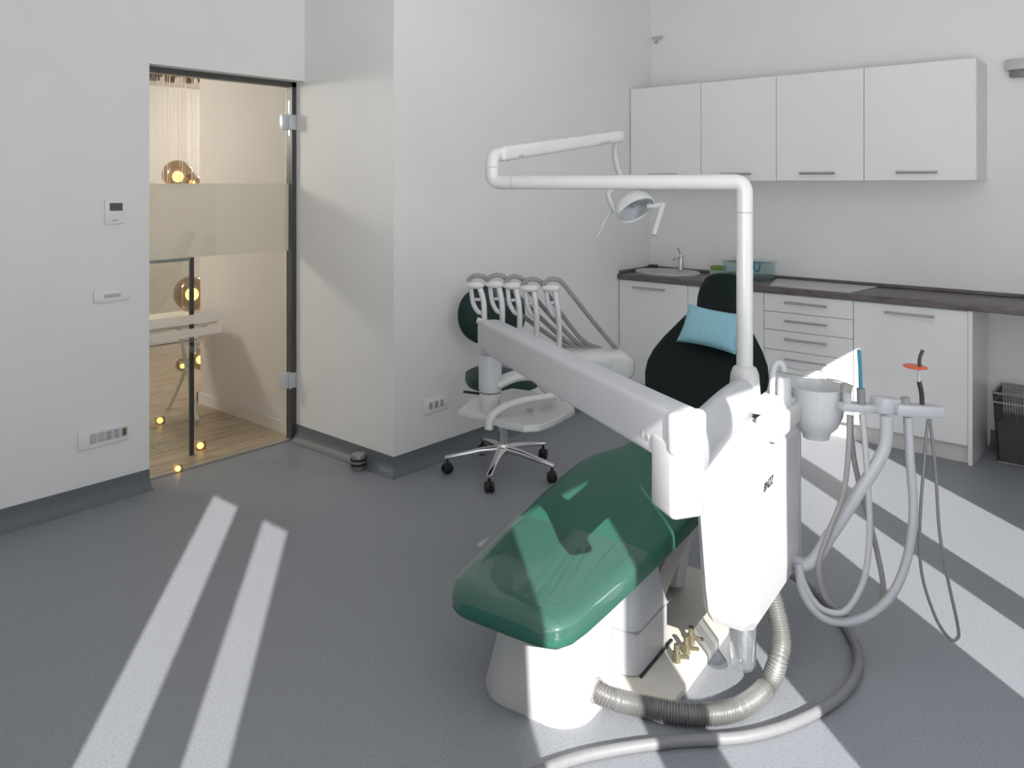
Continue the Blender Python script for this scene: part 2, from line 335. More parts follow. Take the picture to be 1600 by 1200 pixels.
# glass balustrade right behind the door, with a black end post
t = thing('glass_balustrade', (1.7, 4.3, 0), 'waist high glass balustrade with slim black end post in the hall', 'railing')
bm = bmn(); box(bm, (0.9, 4.296, 0.03), (2.20, 4.304, 1.10)); part('glass_panel', bm, M_glass, t)
bm = bmn(); box(bm, (2.20, 4.29, 0), (2.222, 4.31, 1.13), 0.002, 1); part('end_post', bm, M_dark, t)
bm = bmn(); box(bm, (0.9, 4.288, 1.10), (2.20, 4.312, 1.118), 0.002, 1); part('top_rail', bm, M_steel, t)
# white trestle table in the hall
tb = at(262, 500, 5.2); t = thing('trestle_table', (tb.x, tb.y, 0), 'white trestle table with crossed legs in the hall beyond the glass', 'table')
M_tr = mat('white_trestle', (0.80, 0.75, 0.66), 0.4)
bm = bmn(); box(bm, (tb.x - 0.45, tb.y - 0.25, 0.62), (tb.x + 0.22, tb.y + 0.25, 0.65), 0.004); part('tabletop', bm, M_tr, t)
for xx in (-0.36, 0.1):
    for s_ in (-1, 1):
        bm = bmn(); cyl(bm, (tb.x + xx, tb.y - 0.2 * s_, 0.0), (tb.x + xx + 0.06, tb.y + 0.2 * s_, 0.62), 0.014, n=8); part('leg', bm, M_tr, t)

# ---- switch plates, thermostat, sockets
M_plate = mat('white_switch_plastic', (0.86, 0.86, 0.85), 0.35, var=0.01)
def plate(name, x0, x1, z0, z1, label, cat, group=None, y=YD, m=M_plate):
    t = thing(name, ((x0 + x1) / 2, y, z0), label, cat, group)
    bm = bmn(); box(bm, (x0, y - 0.011, z0), (x1, y, z1), 0.003); part('face_plate', bm, m, t); return t
def wx(px, py, Y=YD):
    r = fw + rt * ((px - 800) / F) - UP * ((py - CY) / F); return CAM + r * (Y / r.y)
a, b = wx(163, 352), wx(193, 312); t = plate('thermostat', a.x, b.x, a.z + 0.005, b.z, 'white wall thermostat with small dark display beside the glass door', 'thermostat')
c = (a + b) / 2
bm = bmn(); box(bm, (c.x - 0.025, YD - 0.0125, c.z + 0.008), (c.x + 0.036, YD - 0.0105, c.z + 0.046)); part('display', bm, mat('lcd_grey', (0.11, 0.115, 0.125), 0.25), t)
bm = bmn(); box(bm, (c.x - 0.012, YD - 0.0125, c.z - 0.042), (c.x + 0.012, YD - 0.0105, c.z - 0.036)); part('button', bm, mat('button_grey', (0.45, 0.45, 0.47), 0.4), t)
a, b = wx(146, 474), wx(201, 449); t = plate('light_switch', a.x, b.x, a.z, b.z, 'white light switch plate with three rockers beside the glass door', 'light switch')
for i in range(3):
    xx = a.x + 0.045 + i * 0.026; bm = bmn(); box(bm, (xx, YD - 0.014, a.z + 0.022), (xx + 0.0245, YD - 0.009, b.z - 0.022), 0.0015); part('rocker', bm, M_plast, t)
a, b = wx(121, 697), wx(200, 664); zc = (wx(160, 681)).z
t = plate('socket_strip', a.x, b.x, zc - 0.045, zc + 0.045, 'long white power socket strip low on the wall beside the glass door', 'socket')
for i in range(5):
    xx = a.x + 0.05 + i * 0.036; bm = bmn(); box(bm, (xx, YD - 0.013, zc - 0.024), (xx + 0.033, YD - 0.009, zc + 0.024), 0.002)
    mo = part('module', bm, M_plast, t)
    if i in (2, 3):
        bm = bmn()
        for dz in (-0.012, 0, 0.012): cyl(bm, (xx + 0.016, YD - 0.0128, zc + dz), (xx + 0.016, YD - 0.0135, zc + dz), 0.003, n=8)
        part('pin_hole', bm, M_dark, mo)
    if i == 4:
        bm = bmn(); box(bm, (xx + 0.008, YD - 0.0135, zc - 0.016), (xx + 0.026, YD - 0.0125, zc + 0.016)); part('indicator', bm, mat('olive_indicator', (0.12, 0.12, 0.03), 0.4), mo)
a, b = wx(662, 647, YB), wx(697, 617, YB); zc = 0.32; zc = wx(680, 631, YB).z
t = plate('wall_socket', a.x, b.x, zc - 0.042, zc + 0.042, 'white wall socket low on the wall beside the stool', 'socket', y=YB)
for i in range(3):
    xx = a.x + 0.03 + i * 0.042; bm = bmn(); box(bm, (xx, YB - 0.0135, zc - 0.018), (xx + 0.026, YB - 0.010, zc + 0.018), 0.002)
    part('module', bm, [mat('tan_plastic', (0.42, 0.36, 0.31), 0.5), M_plast2, mat('rust_plastic', (0.30, 0.10, 0.06), 0.5)][(i * 2) % 3 if i != 1 else 0], t)
# door stop
ds = onz(560, 733); t = thing('door_stop', ds, 'short round steel door stop with black rubber rings on the floor', 'door stop')
bm = bmn(); lathe(bm, [(0.0, 0.0), (0.036, 0.0), (0.04, 0.006), (0.04, 0.074), (0.036, 0.082), (0, 0.084)], ds, n=28); part('body', bm, mat('dull_steel', (0.32, 0.31, 0.30), 0.35, 0.6), t)
for z in (0.03, 0.056):
    bm = bmn(); lathe(bm, [(0.038, -0.007), (0.0435, -0.005), (0.0435, 0.005), (0.038, 0.007)], ds + UP * z, n=28); part('rubber_ring', bm, M_rub, t)

# ================================================================== cabinets along the right wall
XF, XU = 4.90, 5.05
YS = [3.195, 2.64, 2.10, 1.548, 0.925]
ZK, ZB, ZT = 0.10, 0.842, 0.88
def handle(parent, x, yc, z, L):
    bm = bmn(); cyl(bm, (x - 0.03, yc - L / 2, z), (x - 0.03, yc + L / 2, z), 0.0075, n=12)
    for s_ in (-1, 1): cyl(bm, (x, yc + s_ * (L / 2 - 0.012), z), (x - 0.03, yc + s_ * (L / 2 - 0.012), z), 0.005, n=8)
    part('handle', bm, M_steel, parent)
labs = ['white base cabinet under the sink with bar handle', 'white base cabinet behind the dental chair next to the sink cabinet', 'white base cabinet with a stack of five drawers', 'wide glossy white base cabinet at the open end of the worktop']
for i in range(4):
    y1, y0 = YS[i], YS[i + 1]; t = thing('base_cabinet', ((XF + XR) / 2, (y0 + y1) / 2, 0), labs[i], 'cabinet', 'base cabinets along the right wall')
    e = 0.02 if i == 3 else 0
    part('body', boxes(((XF + 0.02, y0 + 0.0005 + e, ZK), (XR - 0.001, y1 - 0.0005, ZB))), M_carc, t)
    part('plinth', boxes(((XF + 0.035, y0 + 0.0005 + e, 0), (XF + 0.05, y1 - 0.0005, ZK))), M_kick, t)
    if i == 2:
        hs = [0.115, 0.115, 0.125, 0.14]; z = ZB - 0.006; hs.append(z - ZK - sum(hs) - 0.0)
        for h in hs:
            bm = bmn(); box(bm, (XF, y0 + 0.002, z - h + 0.003), (XF + 0.0185, y1 - 0.002, z), 0.0015, 1); d = part('drawer', bm, M_gloss, t)
            handle(d, XF, (y0 + y1) / 2, z - 0.045, 0.26); z -= h
    else:
        bm = bmn(); box(bm, (XF, y0 + 0.002 + e, ZK + 0.002), (XF + 0.0185, y1 - 0.002, ZB - 0.006), 0.0015, 1); d = part('door', bm, M_gloss, t)
        handle(d, XF, (y0 + y1) / 2 + (0.02 if i == 0 else 0), ZB - 0.05, 0.26)
    if i == 3:
        part('side_panel', boxes(((XF - 0.004, y0 - 0.002, 0), (XR - 0.06, y0 + 0.0195, ZB))), M_gloss, t)
wt = thing('worktop', (5.15, 1.0, ZB), 'long dark wood grain worktop running along the right wall', 'worktop')
bm = bmn(); box(bm, (XF - 0.02, YR + 0.002, ZB), (XR - 0.0005, YB - 0.001, ZT), 0.004); part('slab', bm, M_top, wt)
bm = bmn(); box(bm, (XR - 0.02, YR + 0.002, ZT), (XR - 0.0005, YB - 0.001, ZT + 0.022), 0.003); part('back_strip', bm, M_top, wt)
bm = bmn(); box(bm, (XF + 0.0, YB - 0.02, ZT), (XR - 0.021, YB - 0.001, ZT + 0.022), 0.003); part('back_strip', bm, M_top, wt)
labu = ['white wall cabinet hung against the corner wall', 'white wall cabinet second from the corner wall', 'white wall cabinet third from the corner wall', 'widest white wall cabinet at the free end of the row']
YU = [3.195, 2.62, 2.08, 1.533, 0.933]
for i in range(4):
    y1, y0 = YU[i], YU[i + 1]; t = thing('wall_cabinet', ((XU + XR) / 2, (y0 + y1) / 2, 1.553), labu[i], 'cabinet', 'wall cabinets above the worktop')
    part('body', boxes(((XU + 0.02, y0 + 0.0005, 1.555), (XR - 0.001, y1 - 0.0005, 2.235))), M_carc, t)
    bm = bmn(); box(bm, (XU, y0 + 0.0018, 1.553), (XU + 0.0185, y1 - 0.0018, 2.237), 0.0015, 1); d = part('door', bm, M_gloss, t)
    handle(d, XU, (y0 + y1) / 2, 1.60, 0.22)
# oval basin, tap
sc = V((5.13, 2.93, ZT)); t = thing('wash_basin', sc, 'white oval inset wash basin in the worktop', 'basin')
def oval(rx, ry, z, n=40): return [V((sc.x + rx * math.cos(2 * math.pi * k / n), sc.y + ry * math.sin(2 * math.pi * k / n), sc.z + z)) for k in range(n)]
bm = bmn(); loft(bm, [oval(0.185, 0.25, 0.001), oval(0.185, 0.25, 0.012), oval(0.175, 0.24, 0.018), oval(0.155, 0.22, 0.016), oval(0.14, 0.205, 0.006), oval(0.02, 0.02, 0.004)]); part('bowl', bm, M_plast, t)
bm = bmn(); cyl(bm, sc + UP * 0.004, sc + UP * 0.006, 0.02); part('drain', bm, M_chrome, t)
tp = V((5.275, 2.90, ZT + 0.013)); t = thing('tap', tp, 'chrome mixer tap behind the oval basin', 'tap')
bm = bmn(); cyl(bm, tp, tp + UP * 0.1, 0.02, 0.018); tube(bm, [tp + UP * 0.085, tp + V((-0.05, 0, 0.10)), tp + V((-0.1, 0, 0.085))], 0.011); part('spout', bm, mat('pale_chrome', (0.75, 0.75, 0.74), 0.18, 0.7), t)
bm = bmn(); cyl(bm, tp + UP * 0.1, tp + UP * 0.12, 0.019, 0.012); tube(bm, [tp + UP * 0.112, tp + V((-0.02, 0.0, 0.14)), tp + V((-0.04, 0, 0.165))], 0.006); part('lever', bm, MATS['pale_chrome'], t)
c = V((5.27, 3.13, ZT)); bm = bmn(); box(bm, (c.x - 0.03, c.y - 0.03, ZT), (c.x + 0.03, c.y + 0.03, ZT + 0.04), 0.008)
single('soap_block', bm, M_dark, 'small dark block on the worktop in the corner beside the basin', 'soap')
# sponge, plastic box, board
c = at(1133, 420, 5.75); t = thing('sponge_tub', (5.22, 2.57, ZT), 'small green tub with lime sponge on the worktop beside the clear box', 'tub')
bm = bmn(); box(bm, (5.18, 2.52, ZT), (5.26, 2.62, ZT + 0.045), 0.006); part('tub', bm, mat('pale_green_plastic', (0.30, 0.46, 0.36), 0.4), t)
bm = bmn(); box(bm, (5.183, 2.523, ZT + 0.045), (5.257, 2.617, ZT + 0.072), 0.006); part('sponge', bm, mat('lime_sponge', (0.20, 0.27, 0.04), 0.9, bump=0.4, scale=200), t)
t = thing('storage_box', (5.21, 2.32, ZT), 'see-through teal plastic storage box with blue clip on the worktop', 'box')
bm = bmn(); box(bm, (5.11, 2.19, ZT), (5.31, 2.49, ZT + 0.115), 0.012); part('tub', bm, M_teal, t)
bm = bmn(); box(bm, (5.102, 2.182, ZT + 0.115), (5.318, 2.498, ZT + 0.13), 0.005); part('lid', bm, M_teal, t)
bm = bmn(); tube(bm, [(5.106, 2.215, ZT + 0.13), (5.098, 2.217, ZT + 0.08), (5.098, 2.235, ZT + 0.068), (5.098, 2.253, ZT + 0.08), (5.106, 2.255, ZT + 0.13)], 0.006, 8); part('clip', bm, mat('blue_clip', (0.02, 0.20, 0.26), 0.4), t)
bm = bmn(); prism(bm, [(4.915, 2.07), (4.90, 1.56), (5.30, 1.53), (5.31, 2.18)], ZT, ZT + 0.006, 0.001, 1)
single('glass_board', bm, mat('pale_grey_glass', (0.55, 0.53, 0.525), 0.25, var=0.01), 'flat pale grey glass board lying on the worktop', 'board', smooth=30)
# wire bin under the worktop
t = thing('waste_bin', (5.16, 0.70, 0), 'dark wire mesh waste bin with dark liner under the worktop', 'waste bin')
bx0, bx1, by0, by1, bh = 5.03, 5.30, 0.52, 0.85, 0.385
M_wire = mat('grey_wire', (0.28, 0.28, 0.28), 0.4, 0.4)
def bcorn(z): 
    k_ = 0.02 * (1 - z / bh); return [V((bx0 + k_, by0 + k_, z)), V((bx1 - k_, by0 + k_, z)), V((bx1 - k_, by1 - k_, z)), V((bx0 + k_, by1 - k_, z))]
for nm, z, r in (('rim', bh, 0.006), ('hoop', bh - 0.05, 0.003), ('foot_ring', 0.006, 0.005)):
    bm = bmn(); cs = bcorn(z)
    for i in range(4): cyl(bm, cs[i], cs[(i + 1) % 4], r, n=8)
    part(nm, bm, M_wire if nm != 'hoop' else M_plast, t)
for i in range(4):
    a0, a1, b0, b1 = bcorn(0.006)[i], bcorn(0.006)[(i + 1) % 4], bcorn(bh)[i], bcorn(bh)[(i + 1) % 4]; bm = bmn()
    for q in range(25): cyl(bm, a0.lerp(a1, q / 24), b0.lerp(b1, q / 24), 0.0014, n=4)
    for q in range(1, 28): cyl(bm, a0.lerp(b0, q / 28), a1.lerp(b1, q / 28), 0.0012, n=4)
    o = part('mesh_side', bm, mat('dark_wire', (0.10, 0.10, 0.10), 0.5, 0.3), t); o['kind'] = 'stuff'
bm = bmn(); loft(bm, [[v * 1.0 + (V((5.165, 0.685, v.z)) - v) * 0.06 for v in bcorn(z)] for z in (0.008, 0.22)]); part('liner', bm, mat('dark_liner', (0.09, 0.09, 0.095), 0.4), t)
# small fittings high on the walls
def wxr(px, py, X=XR):
    r = fw + rt * ((px - 800) / F) - UP * ((py - CY) / F); return CAM + r * (X / r.x)
c = wxr(1594, 108); t = thing('wall_sensor', (c.x, c.y, c.z - 0.06), 'white boxy wall fitting with dark lens right of the wall cabinets', 'sensor')
bm = bmn(); box(bm, (XR - 0.07, c.y - 0.07, c.z - 0.01), (XR, c.y + 0.07, c.z + 0.05), 0.01); part('housing', bm, M_plast, t)
bm = bmn(); box(bm, (XR - 0.06, c.y - 0.05, c.z - 0.05), (XR - 0.005, c.y + 0.045, c.z - 0.01), 0.004); part('lens', bm, mat('grey_lens', (0.2, 0.2, 0.19), 0.3), t)
c = wxr(1028, 62); t = thing('wall_hook', (c.x, c.y, c.z - 0.03), 'tiny white hook high on the wall above the cabinets', 'hook')
bm = bmn(); box(bm, (XR - 0.02, c.y - 0.045, c.z), (XR, c.y + 0.045, c.z + 0.025), 0.004); part('plate', bm, M_plast, t)
bm = bmn(); tube(bm, [(XR - 0.012, c.y, c.z), (XR - 0.022, c.y, c.z - 0.025), (XR - 0.034, c.y, c.z - 0.03), (XR - 0.04, c.y, c.z - 0.02)], 0.007, 8); part('peg', bm, M_beam, t)

# ================================================================== dental chair
dc = thing('dental_chair', ch(0.5, 0, 0), 'reclining dental chair with green leg rest and dark backrest', 'dental chair')
prof = [(0.0, .385, .125, .45), (0.008, .386, .155, .7), (0.025, .388, .18, .9), (0.06, .392, .2, 1), (.12, .397, .212, 1), (.25, .409, .225, 1), (.45, .43, .245, 1), (.65, .452, .262, 1), (.82, .47, .27, 1), (.92, .48, .268, 1), (.99, .487, .25, 1), (1.05, .492, .22, 1), (1.10, .495, .195, 1), (1.2, .50, .18, 1), (1.3, .512, .178, 1), (1.38, .535, .175, 1), (1.43, .57, .16, .9)]
def lerp_prof(u):
    for a, b in zip(prof, prof[1:]):
        if a[0] <= u <= b[0]:
            t_ = (u - a[0]) / (b[0] - a[0]); return tuple(x + (y - x) * t_ for x, y in zip(a, b))
    return prof[-1]
us = sorted(set([p[0] for p in prof] + [0.04, 0.09, 0.18, 0.35, 0.55, 0.74, 1.15, 1.25]))
TH = 0.085
bm = bmn(); loft(bm, [sring(ch(u, 0, lerp_prof(u)[1] - TH / 2), cv, UP, lerp_prof(u)[2], TH / 2 * lerp_prof(u)[3], 0.38, 36) for u in us])
lr = part('leg_rest', bm, M_green, dc, 'green padded leg rest and seat', smooth=60)
bm = bmn(); q = [u for u in us if u <= 0.46]
rings = [sring(ch(u - 0.004, 0, lerp_prof(u)[1] - TH / 2 + 0.001), cv, UP, lerp_prof(u)[2] + 0.004, TH / 2 * lerp_prof(u)[3] + 0.0035, 0.38, 36) for u in q]
top = [[p for i, p in enumerate(r) if i <= 18] for r in rings]
rr = [[bm.verts.new(p) for p in r] for r in top]
for a, b in zip(rr, rr[1:]):
    for i in range(len(a) - 1): bm.faces.new((a[i], a[i + 1], b[i + 1], b[i]))
part('foot_cover', bm, M_cover, lr, 'clear vinyl cover over the foot end', smooth=60)
def cushion(name, st, m, thick, parent, off=0.0, lab=None, e=0.5):
    rings = []
    for i, (u, z, w_, hs) in enumerate(st):
        a, b = st[max(i - 1, 0)], st[min(i + 1, len(st) - 1)]
        T = (cu * (b[0] - a[0]) + UP * (b[1] - a[1])).normalized(); N = cv.cross(T).normalized()
        if N.dot(cu) > 0: N = -N
        rings.append(sring(ch(u, 0, z) + N * (off - thick / 2), cv, N, w_, thick / 2 * hs, e, 36))
    bm = bmn(); loft(bm, rings); return part(name, bm, m, parent, lab, smooth=60)
bst = [(1.355, .50, .07, .4), (1.365, .515, .12, .75), (1.385, .545, .165, .95), (1.42, .597, .22, 1), (1.455, .65, .25, 1), (1.49, .703, .268, 1), (1.52, .75, .27, 1), (1.55, .797, .255, 1), (1.585, .85, .222, 1), (1.615, .895, .185, 1), (1.645, .94, .148, 1), (1.665, .97, .118, .9), (1.675, .985, .085, .6)]
br = cushion('backrest', bst, M_black, 0.075, dc, 0, 'near-black padded backrest')
cushion('back_shell', [(u + 0.012, z - 0.004, w_ * 0.93, hs) for u, z, w_, hs in bst[1:-1]], M_plast2, 0.03, br, -0.075)
hst = [(1.665, .935, .05, .4), (1.672, .946, .08, .8), (1.69, .973, .1, 1), (1.72, 1.02, .108, 1), (1.745, 1.06, .106, 1), (1.77, 1.10, .09, .95), (1.782, 1.12, .065, .75), (1.788, 1.129, .035, .4)]
cushion('headrest', hst, M_black, 0.065, dc, 0.01, 'near-black rounded headrest', 0.6)
bm = bmn(); tube(bm, [ch(1.62, 0, .86), ch(1.70, 0, .93), ch(1.76, 0, 1.04)], 0.016, 8); part('headrest_bracket', bm, M_steel, dc)
# base: flared front column, rear housing, plate, lifting arm
def rr_ring(u0, u1, v0, v1, z, r=0.06, n=6):
    out = []
    for cx_, cy_, a0 in ((u1 - r, v1 - r, 0), (u0 + r, v1 - r, 90), (u0 + r, v0 + r, 180), (u1 - r, v0 + r, 270)):
        for k_ in range(n + 1):
            a = math.radians(a0 + 90 * k_ / n); out.append(ch(cx_ + r * math.cos(a), cy_ + r * math.sin(a), z))
    return out
bm = bmn(); loft(bm, [rr_ring(.155, .46, -.15, .2, 0.0, .1), rr_ring(.15, .46, -.155, .205, .02, .1), rr_ring(.165, .46, -.15, .19, .09, .1), rr_ring(.185, .455, -.145, .17, .19, .09), rr_ring(.2, .455, -.14, .155, .30, .08), rr_ring(.2, .455, -.14, .155, .338, .08)])
bc = part('base_column', bm, M_plast, dc, 'white flared base under the leg rest')
bm = bmn(); cyl(bm, ch(.27, -.146, .075), ch(.27, -.158, .075), .034); part('hose_port', bm, M_beam, bc)
bm = bmn(); loft(bm, [rr_ring(.44, .70, -.20, .2, .035, .04), rr_ring(.44, .70, -.20, .2, .17, .04), rr_ring(.44, .67, -.198, .2, .22, .04), rr_ring(.44, .63, -.195, .19, .335, .04), rr_ring(.45, .60, -.18, .18, .375, .035), rr_ring(.47, .57, -.15, .16, .39, .03)])
bhs = part('base_housing', bm, M_plast2, dc, 'white rear housing of the base')
bm = bmn(); box(bm, (.439, -.202, .165), (.705, .202, .169), 0, 1, frame(CO, cu, cv, UP)); part('seam', bm, mat('seam_grey', (0.35, 0.35, 0.36), 0.5), bhs)
bm = bmn(); box(bm, (.34, -.33, 0), (1.22, .12, .03), 0.006, 2, frame(CO, cu, cv, UP)); part('base_plate', bm, M_cream, dc, 'cream floor plate')
bm = bmn(); box(bm, (.46, -.208, .03), (.70, -.20, .036), 0, 1, frame(CO, cu, cv, UP)); part('gasket', bm, M_dark, dc)
def beam(p0, p1, wv, hh, bev=0.006):
    d = (p1 - p0); L = d.length; d.normalize(); y = cv; z = d.cross(y)
    b_ = bmn(); box(b_, (0, -wv / 2, -hh / 2), (L, wv / 2, hh / 2), bev, 2, frame(p0, d, y, z)); return b_
for s_ in (-1, 1):
    part('lift_arm', beam(ch(.66, s_ * .13, .12), ch(1.16, s_ * .13, .40), .035, .11), M_beam, dc)
part('seat_frame', beam(ch(.30, 0, .345), ch(1.32, 0, .425), .30, .045), M_beam, dc)
part('lift_foot', beam(ch(1.0, 0, .05), ch(1.16, 0, .40), .22, .09), M_plast2, dc)
part('back_beam', beam(ch(1.34, 0, .41), ch(1.67, 0, .72), .12, .04), M_plast2, dc)
# valves on the base plate
vl = ['brass valve fitting on the cream plate nearest the silver hose', 'middle brass valve fitting of three on the cream plate', 'brass valve fitting on the cream plate nearest the lift arm']
for i, (u, v) in enumerate(((.60, -.262), (.66, -.270), (.72, -.262))):
    p = ch(u, v, .03); t = thing('valve_fitting', p, vl[i], 'valve', 'brass valves on the base plate')
    bm = bmn(); cyl(bm, p, p + UP * .03, .014, n=6); cyl(bm, p + UP * .03, p + UP * .055, .009, n=12); part('body', bm, M_brass, t)
    bm = bmn(); cyl(bm, p + UP * .02 + cv * .005, p + UP * .026 - cv * .04, .006, n=10); part('outlet', bm, M_brass, t)
# blue pillow on the backrest
pcn = ch(1.575, 0.055, .90); T = (cu * .53 + UP * .85).normalized(); N = cv.cross(T).normalized(); N = -N if N.dot(cu) > 0 else N
A = (cv * .99 + T * .10).normalized(); T2 = N.cross(A); T2 = -T2 if T2.z < 0 else T2
pcn = ch(1.60, -0.02, .885) + N * .045
n_ = 18; bm = bmn(); gr = {}
for sgn in (1, -1):
    for i in range(n_ + 1):
        for j in range(n_ + 1):
            a, b = i / n_ * 2 - 1, j / n_ * 2 - 1
            edge = (1 - a ** 4) * (1 - b ** 4)
            if sgn < 0 and (i in (0, n_) or j in (0, n_)): gr[(sgn, i, j)] = gr[(1, i, j)]; continue
            pinch = 1 - 0.07 * (1 - abs(b) ** 2) * abs(a) ** 3; pin2 = 1 - 0.10 * (1 - abs(a) ** 2) * abs(b) ** 3
            gr[(sgn, i, j)] = bm.verts.new(pcn + A * (a * .135 * pinch) + T2 * (b * .092 * pin2) + N * (sgn * .034 * edge ** .6))
for sgn in (1, -1):
    for i in range(n_):
        for j in range(n_):
            bm.faces.new((gr[(sgn, i, j)], gr[(sgn, i + 1, j)], gr[(sgn, i + 1, j + 1)], gr[(sgn, i, j + 1)]))
single('pillow', bm, M_blue, 'small pale blue pillow leaning on the dark backrest of the dental chair', 'pillow', smooth=80)

# ================================================================== cuspidor unit
RG = V((2.105, 0.927, 0)); W1, W2 = .172, .46
un = thing('cuspidor_unit', RG + cu * .22 + cv * .09, 'white faceted cuspidor cabinet with rinse bowl beside the dental chair', 'cuspidor')
def uc(a, b, z): return RG + cu * a + cv * b + UP * z
def uring(z, s_u0=0.0, s_v0=0.0, s_u1=0.0, s_v1=0.0, c=.02):
    a0, a1, b0, b1 = s_u0, W2 - s_u1, s_v0, W1 - s_v1
    return [uc(a0 + c, b0, z), uc(a1 - c, b0, z), uc(a1, b0 + c, z), uc(a1, b1 - c, z), uc(a1 - c, b1, z), uc(a0 + c, b1, z), uc(a0, b1 - c, z), uc(a0, b0 + c, z)]
bm = bmn()
loft(bm, [uring(.245, .06, .05, .14, .04, .025), uring(.265, .025, .02, .10, .02, .025), uring(.30, .012, .0, .03, .012, .022), uring(.36, .008, -.004, .0, .008, .02), uring(.60, .0, .0, .0, .0, .012), uring(.735, .0, .0, .0, .0, .012), uring(.75, .008, .008, .0, .0, .014)])
cb = part('cabinet', bm, M_plast, un, smooth=22)
# sloped shoulder and cap
bm = bmn(); loft(bm, [uring(.751, .008, .008, .0, .0, .014), uring(.80, .09, .03, .0, .0, .02), uring(.815, .11, .04, .01, .01, .02)]); part('shoulder', bm, M_plast, un, smooth=25)
bm = bmn(); box(bm, (.17, -.015, .765), (.47, .055, .835), .012, 3, frame(RG, cu, cv, UP)); part('top_block', bm, M_plast, un)
bm = bmn(); loft(bm, [[uc(.2, .0, .836), uc(.44, .0, .836), uc(.44, .1, .836), uc(.2, .1, .836)], [uc(.25, .02, .865), uc(.38, .02, .865), uc(.38, .08, .865), uc(.25, .08, .865)]]); part('cup_shelf', bm, M_plast, un, smooth=20)
bm = bmn(); box(bm, (.46, .0, .30), (.50, .14, .80), .015, 3, frame(RG, cu, cv, UP)); part('side_cover', bm, M_plast2, un)
# link arm to the tray arm
bm = bmn()
lp = [V((2.37, 1.078, .85)), V((2.16, 1.02, .885)), V((1.80, .922, .91)), V((1.47, .83, .925))]
tube(bm, lp, .042, 20, 6, 1.6); part('link_arm', bm, M_plast2, un)
bc_ = V((2.62, .945, 0)); bm = bmn()
lathe(bm, [(.0, .70), (.04, .70), (.046, .72), (.066, .74), (.082, .775), (.09, .82), (.093, .865), (.095, .872), (.09, .872), (.08, .82), (.055, .775), (.02, .765), (0, .765)], bc_, n=36)
part('rinse_bowl', bm, mat('pale_grey_ceramic', (0.62, 0.63, 0.65), 0.2, var=0.01), un)
bm = bmn(); tube(bm, [at(1208, 655, 2.52), at(1207, 610, 2.52), at(1208, 580, 2.52), at(1214, 568, 2.52), at(1222, 570, 2.52), at(1225, 580, 2.52)], .011, 12); part('cup_filler', bm, M_plast2, un)
bm = bmn(); c = at(1225, 640, 2.5); lathe(bm, [(.022, -.02), (.022, .095), (.018, .103), (0, .105)], c, n=20); part('filler_post', bm, M_plast2, un)
bm = bmn(); tube(bm, [at(1224, 571, 2.52), at(1250, 578, 2.54), at(1278, 577, 2.56), at(1284, 581, 2.56)], .003, 8); part('rinse_pipe', bm, M_steel, un)
# maker's lettering on the right-hand face
fc = bpy.data.curves.new('txt', 'FONT'); fc.body = 'BNZZ'; fc.size = .034; fc.shear = .3; fc.extrude = .0004; fc.align_x = 'LEFT'
fo = bpy.data.objects.new('txt', fc); COL.objects.link(fo)
dg = bpy.context.evaluated_depsgraph_get(); me = bpy.data.meshes.new_from_object(fo.evaluated_get(dg)); bpy.data.objects.remove(fo)
me.transform(frame(uc(.075, -.0012, .652) - ROOT[un], cu, UP, -cv)); me.materials.clear(); me.materials.append(mat('grey_blue_print', (0.012, 0.035, 0.05), 0.5))
o = bpy.data.objects.new('lettering', me); COL.objects.link(o); o.parent = cb
# clear bottle below the cabinet
p = uc(.14, .08, .095); t = thing('suction_bottle', p, 'clear plastic cup hanging under the cuspidor cabinet', 'bottle')
bm = bmn(); lathe(bm, [(.0, .0), (.03, .0), (.036, .01), (.042, .15), (.038, .15), (.033, .012), (0, .006)], p, n=24); part('cup', bm, M_clear, t)
bm = bmn(); cyl(bm, p + UP * .03, p + UP * .15, .012, n=12); part('inner_tube', bm, M_clear, t)
# corrugated hose from the base to the cabinet
pts = [ch(.27, -.145, .075), ch(.285, -.20, .06)] + [onz(x, y, .033) for x, y in ((1005, 1103), (1085, 1116), (1150, 1108), (1196, 1075))] + [at(1216, 1030, 2.37), at(1219, 985, 2.42), uc(.32, .06, .285)]
ps = resample(catmull(pts, 12), .0016)
bm = bmn(); tube(bm, ps, lambda i, m: .0275 + .0028 * math.sin(i * 2 * math.pi / 5), 16, 0)
single('suction_hose', bm, M_hose_s, 'ribbed silver hose looping from the chair base to the cuspidor cabinet', 'hose', smooth=70)
pts = [uc(.40, .05, .30), onz(1262, 915, .06), onz(1295, 945, .016), onz(1325, 985, .016), onz(1342, 1030, .016), onz(1322, 1078, .016), onz(1262, 1120, .016), onz(1170, 1150, .016), onz(1040, 1160, .016), onz(900, 1185, .016), onz(760, 1240, .016)]
bm = bmn(); tube(bm, pts, .0155, 12, 10); single('supply_hose', bm, M_hose_g, 'smooth grey supply hose lying across the floor beside the chair base', 'hose', smooth=70)

